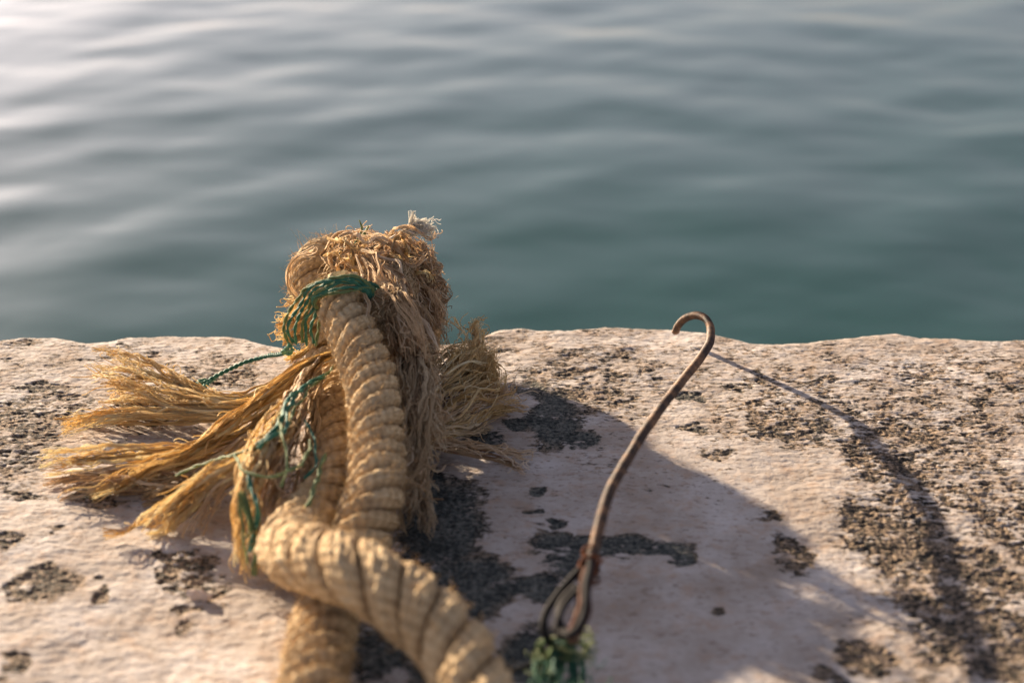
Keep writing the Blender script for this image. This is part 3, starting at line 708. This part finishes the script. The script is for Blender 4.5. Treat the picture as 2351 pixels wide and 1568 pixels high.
# the loose tail with a small knot on the stone
t2 = thing('twine_tail', 'green twine end with a small frayed knot lying on stone left of the rope', 'twine', W(470, 885))
mb = MB(); cord(mb, Wp([(650, 812, .030), (610, 818, .020), (560, 832, .014), (510, 855, .010), (470, 878, .006)]), .0013, seed=40, wob=.001, tint=.35)
mb.build('twine_length', M_GREEN, t2)
mb = MB()
for q, e in enumerate([[(490, 868), (475, 885), (460, 895), (455, 880), (475, 872)], [(475, 878), (450, 890), (432, 905)], [(475, 880), (470, 898), (468, 908)], [(478, 876), (460, 878), (440, 893)]]):
    cord(mb, Wp([(x, y, .006) for x, y in e]), .0012, seed=44 + q, wob=.002, tint=.7)
mb.build('twine_knot', M_GREEN, t2)
# green scraps caught in the frayed yarns
t3 = thing('twine_scrap', 'loose faded green strands tangled through the golden frayed yarns', 'twine', W(620, 980))
for q, (e, mt, r) in enumerate([
        ([(765, 835, .052), (720, 890, .052), (670, 950, .052), (640, 990, .050), (570, 1040, .044), (480, 1060, .030), (400, 1090, .020)], M_OLIVE, .0011),
        ([(740, 860, .052), (690, 900, .054), (650, 960, .054), (610, 1000, .052), (575, 1030, .046)], M_GREEN, .0018),
        ([(700, 890, .054), (660, 930, .056), (655, 980, .056), (625, 1010, .054), (590, 1030, .050)], M_GREEN, .0015),
        ([(650, 930, .056), (640, 970, .056), (655, 1010, .056), (655, 1060, .050), (650, 1120, .040)], M_OLIVE, .0010),
        ([(540, 1040, .046), (550, 1075, .046), (590, 1095, .046), (640, 1098, .046), (690, 1070, .046), (715, 1010, .046)], M_OLIVE, .0012),
        ([(560, 1130, .044), (575, 1200, .032), (582, 1260, .020), (590, 1320, .008)], M_OLIVE, .0018),
        ([(575, 1090, .046), (590, 1150, .040), (588, 1210, .030), (575, 1270, .02)], M_GREEN, .0017),
        ([(700, 960, .050), (720, 1010, .046), (725, 1060, .044), (700, 1090, .040)], M_GREEN, .0010),
        ([(745, 1050, .042), (725, 1110, .042), (700, 1160, .040)], M_OLIVE, .0016),
        ([(800, 560, None, .915), (825, 545, None, .915), (842, 515, None, .915)], M_OLIVE, .0013), ([(815, 560, None, .915), (835, 535, None, .915), (825, 508, None, .915)], M_OLIVE, .0009)]):
    mb = MB(); cord(mb, Wp(e), r * .72, seed=60 + q, wob=.003, tint=.5, twist=300)
    if q == 5:
        bundle(mb, Wp(e), 3, 7, [(0, .003), (1, .004)], 70 + q, wander=.003, k=16)
    mb.build('twine_strand', mt, t3)

# ------------------------------------------------------------------ bent reinforcing bar
bar = thing('bent_bar', 'thin rusty ribbed steel bar with hooked far end leaning over quay edge', 'steel bar', W(1330, 1450))
C = Wp([(1551, 762, None, .893), (1556, 748, None, .886), (1572, 731, None, .876), (1597, 724, None, .862), (1619, 733, None, .845), (1631, 757, None, .826), (1628, 785, .0405), (1606, 825, .0445),
        (1575, 865, .047), (1530, 920, .051), (1480, 990, .054), (1435, 1060, .055), (1403, 1125, .055), (1380, 1190, .055), (1365, 1250, .054), (1348, 1320, .052), (1332, 1390, .049), (1316, 1470, .045)])
P, L = spline(C, 30)
n = int(L / 0.00022); P, L = spline(C, n)
s = np.linspace(0, L, n)
P = P + 0.0007 * np.stack([noise3(s * 28, c_ * 3.3, 1.5) for c_ in range(3)], 1)
T, N, B = frames(P)
th = np.linspace(0, 2 * math.pi, 21)[:-1]
pitch = 0.0021
ph = (s[:, None] / pitch * 2 * math.pi + th[None] * 1.0)
rad = (0.00215 + 0.0002 * noise3(s[:, None] * 55, 0, 3.0)) * (1 + 0.20 * np.clip(np.sin(ph), -0.2, 1) + 0.03 * noise3(s[:, None] * 300, th[None] * 1.5, 1.0))
rib = 0.00018 * (np.exp(-((np.mod(th, math.pi) - 1.5) / .18) ** 2))[None]
G = P[:, None] + (rad + rib)[..., None] * (np.cos(th)[None, :, None] * N[:, None] + np.sin(th)[None, :, None] * B[:, None])
mb = MB(); mb.grid(G, .5, closed_u=True)
for e in (0, -1):
    cap = np.stack([G[e], np.repeat(P[e][None], 20, 0)]) 
    mb.grid(cap if e == -1 else cap[::-1], .5, closed_u=True)
mb.build('ribbed_bar', M_BAR, bar)
wr = thing('binding_wire', 'rusted and black binding wire coiled and looped round the foot of the bent steel bar', 'wire', W(1300, 1440))
mb = MB()
rg = np.random.RandomState(5)
i0 = int(np.argmin(np.linalg.norm(P - W(1360, 1265, .054), axis=1)))
for q in range(6):       # rusty turns
    i = i0 + int(q * 0.0028 / 0.00022); j = min(n - 2, i + int(0.02 * n))
    k = 40; a = np.linspace(0, 2 * math.pi * 1.3, k) + q
    ii = np.linspace(i, j, k).astype(int)
    rr = 0.0030 + 0.0014 * rg.rand() + 0.0010 * np.sin(a * 1.7 + q)
    F = P[ii] + rr[:, None] * (np.cos(a)[:, None] * N[ii] + np.sin(a)[:, None] * B[ii])
    cord(mb, F, .0011, seed=q, wob=.0022, tint=.15 + .5 * rg.rand(), n=1)
mb.build('rusty_coil', M_RUSTW, wr)
for q, (e, r) in enumerate([([(1330, 1310, .052), (1290, 1350, .048), (1258, 1400, .044), (1248, 1440, .040), (1258, 1470, .034), (1280, 1500, .02)], .0027),
                            ([(1322, 1345, .052), (1288, 1378, .050), (1284, 1410, .050), (1294, 1440, .048), (1310, 1455, .048), (1330, 1420, .048), (1330, 1370, .052)], .0028),
                            ([(1325, 1350, .054), (1300, 1385, .052), (1284, 1425, .050), (1285, 1460, .042)], .0022),
                            ([(1355, 1290, .058), (1346, 1350, .056), (1338, 1420, .053), (1305, 1462, .048), (1280, 1440, .044)], .0028),
                            ([(1346, 1300, .058), (1335, 1350, .056), (1325, 1410, .053), (1312, 1450, .050)], .0020),
                            ([(1366, 1295, .057), (1354, 1350, .055), (1344, 1410, .052), (1330, 1450, .050)], .0018),
                            ([(1300, 1480, .03), (1260, 1512, .022), (1215, 1530, .020), (1165, 1535, .026), (1110, 1500, .030)], .0020)]):
    mb = MB(); cord(mb, Wp(e), r, seed=80 + q, wob=.0015, tint=.3, twist=500, n=1)
    mb.build('wire_loop', M_RUSTW if q in (4, 5) else M_WIRE, wr)
gk = thing('twine_bunch', 'tattered bunch of green twine on stone below the foot of the steel bar', 'twine', W(1300, 1520))
mb = MB(); bundle(mb, Wp([(1312, 1475, .034), (1305, 1510, .026), (1296, 1550, .018), (1285, 1610, .010), (1270, 1680, .006)]), 18, 10, [(0, .004), (.3, .008), (.7, .011), (1, .014)], 401, wander=.014, yrad=.0014, frad=.00025, tshift=-.1, k=24)
mb.build('twine_strand', M_GREEN, gk)
mb = MB(); bundle(mb, Wp([(1325, 1480, .034), (1322, 1520, .026), (1315, 1570, .018), (1300, 1640, .010)]), 8, 12, [(0, .004), (.3, .009), (.7, .013), (1, .016)], 404, wander=.016, yrad=.0016, k=24, tshift=-.3)
mb.build('twine_strand', M_GREEN, gk)
mb = MB(); bundle(mb, Wp([(1265, 1478, .032), (1300, 1484, .036), (1340, 1488, .032), (1350, 1505, .024)]), 6, 10, [(0, .003), (1, .005)], 402, wander=.006, yrad=.0012, k=20)
bundle(mb, Wp([(1268, 1470, .036), (1262, 1500, .028), (1262, 1560, .014)]), 10, 10, [(0, .003), (1, .006)], 403, wander=.006, yrad=.0012, k=20, tshift=-.2)
mb.build('twine_strand', M_OLIVE, gk)

# ------------------------------------------------------------------ flakes of wash lying about
def chip(px, py, a, b, h, rot, seed, label):
    rg = np.random.RandomState(seed)
    c = W(px, py, .001)
    th = np.linspace(0, 2 * math.pi, 13)[:-1]
    rr = 1 + .22 * rg.normal(size=12)
    ring = lambda k, z: np.stack([c[0] + k * rr * (a * np.cos(th) * math.cos(rot) - b * np.sin(th) * math.sin(rot)), c[1] + k * rr * (a * np.cos(th) * math.sin(rot) + b * np.sin(th) * math.cos(rot)), c[2] + z + .0004 * rg.normal(size=12)], 1)
    G = np.stack([ring(.02, -.001), ring(.85, -.001), ring(1, h * .4), ring(.8, h), ring(.35, h * 1.15), ring(.02, h * 1.15)])
    mb = MB(); mb.grid(G, .9, closed_u=True)
    tag(mb.build('stone_chip', M_CHIP, None, smooth=False), label, 'stone chip')
M_CHIP = fibre_mat('wash_chip', [(0.0, (0.45, 0.33, 0.25)), (1.0, (0.66, 0.54, 0.46))], 0.0, 0.6, 300, 0.9)
chip(452, 1368, .0055, .0022, .0024, -.15, 3, 'pale elongated chip of whitewash lying in flaked patch left of the rope')
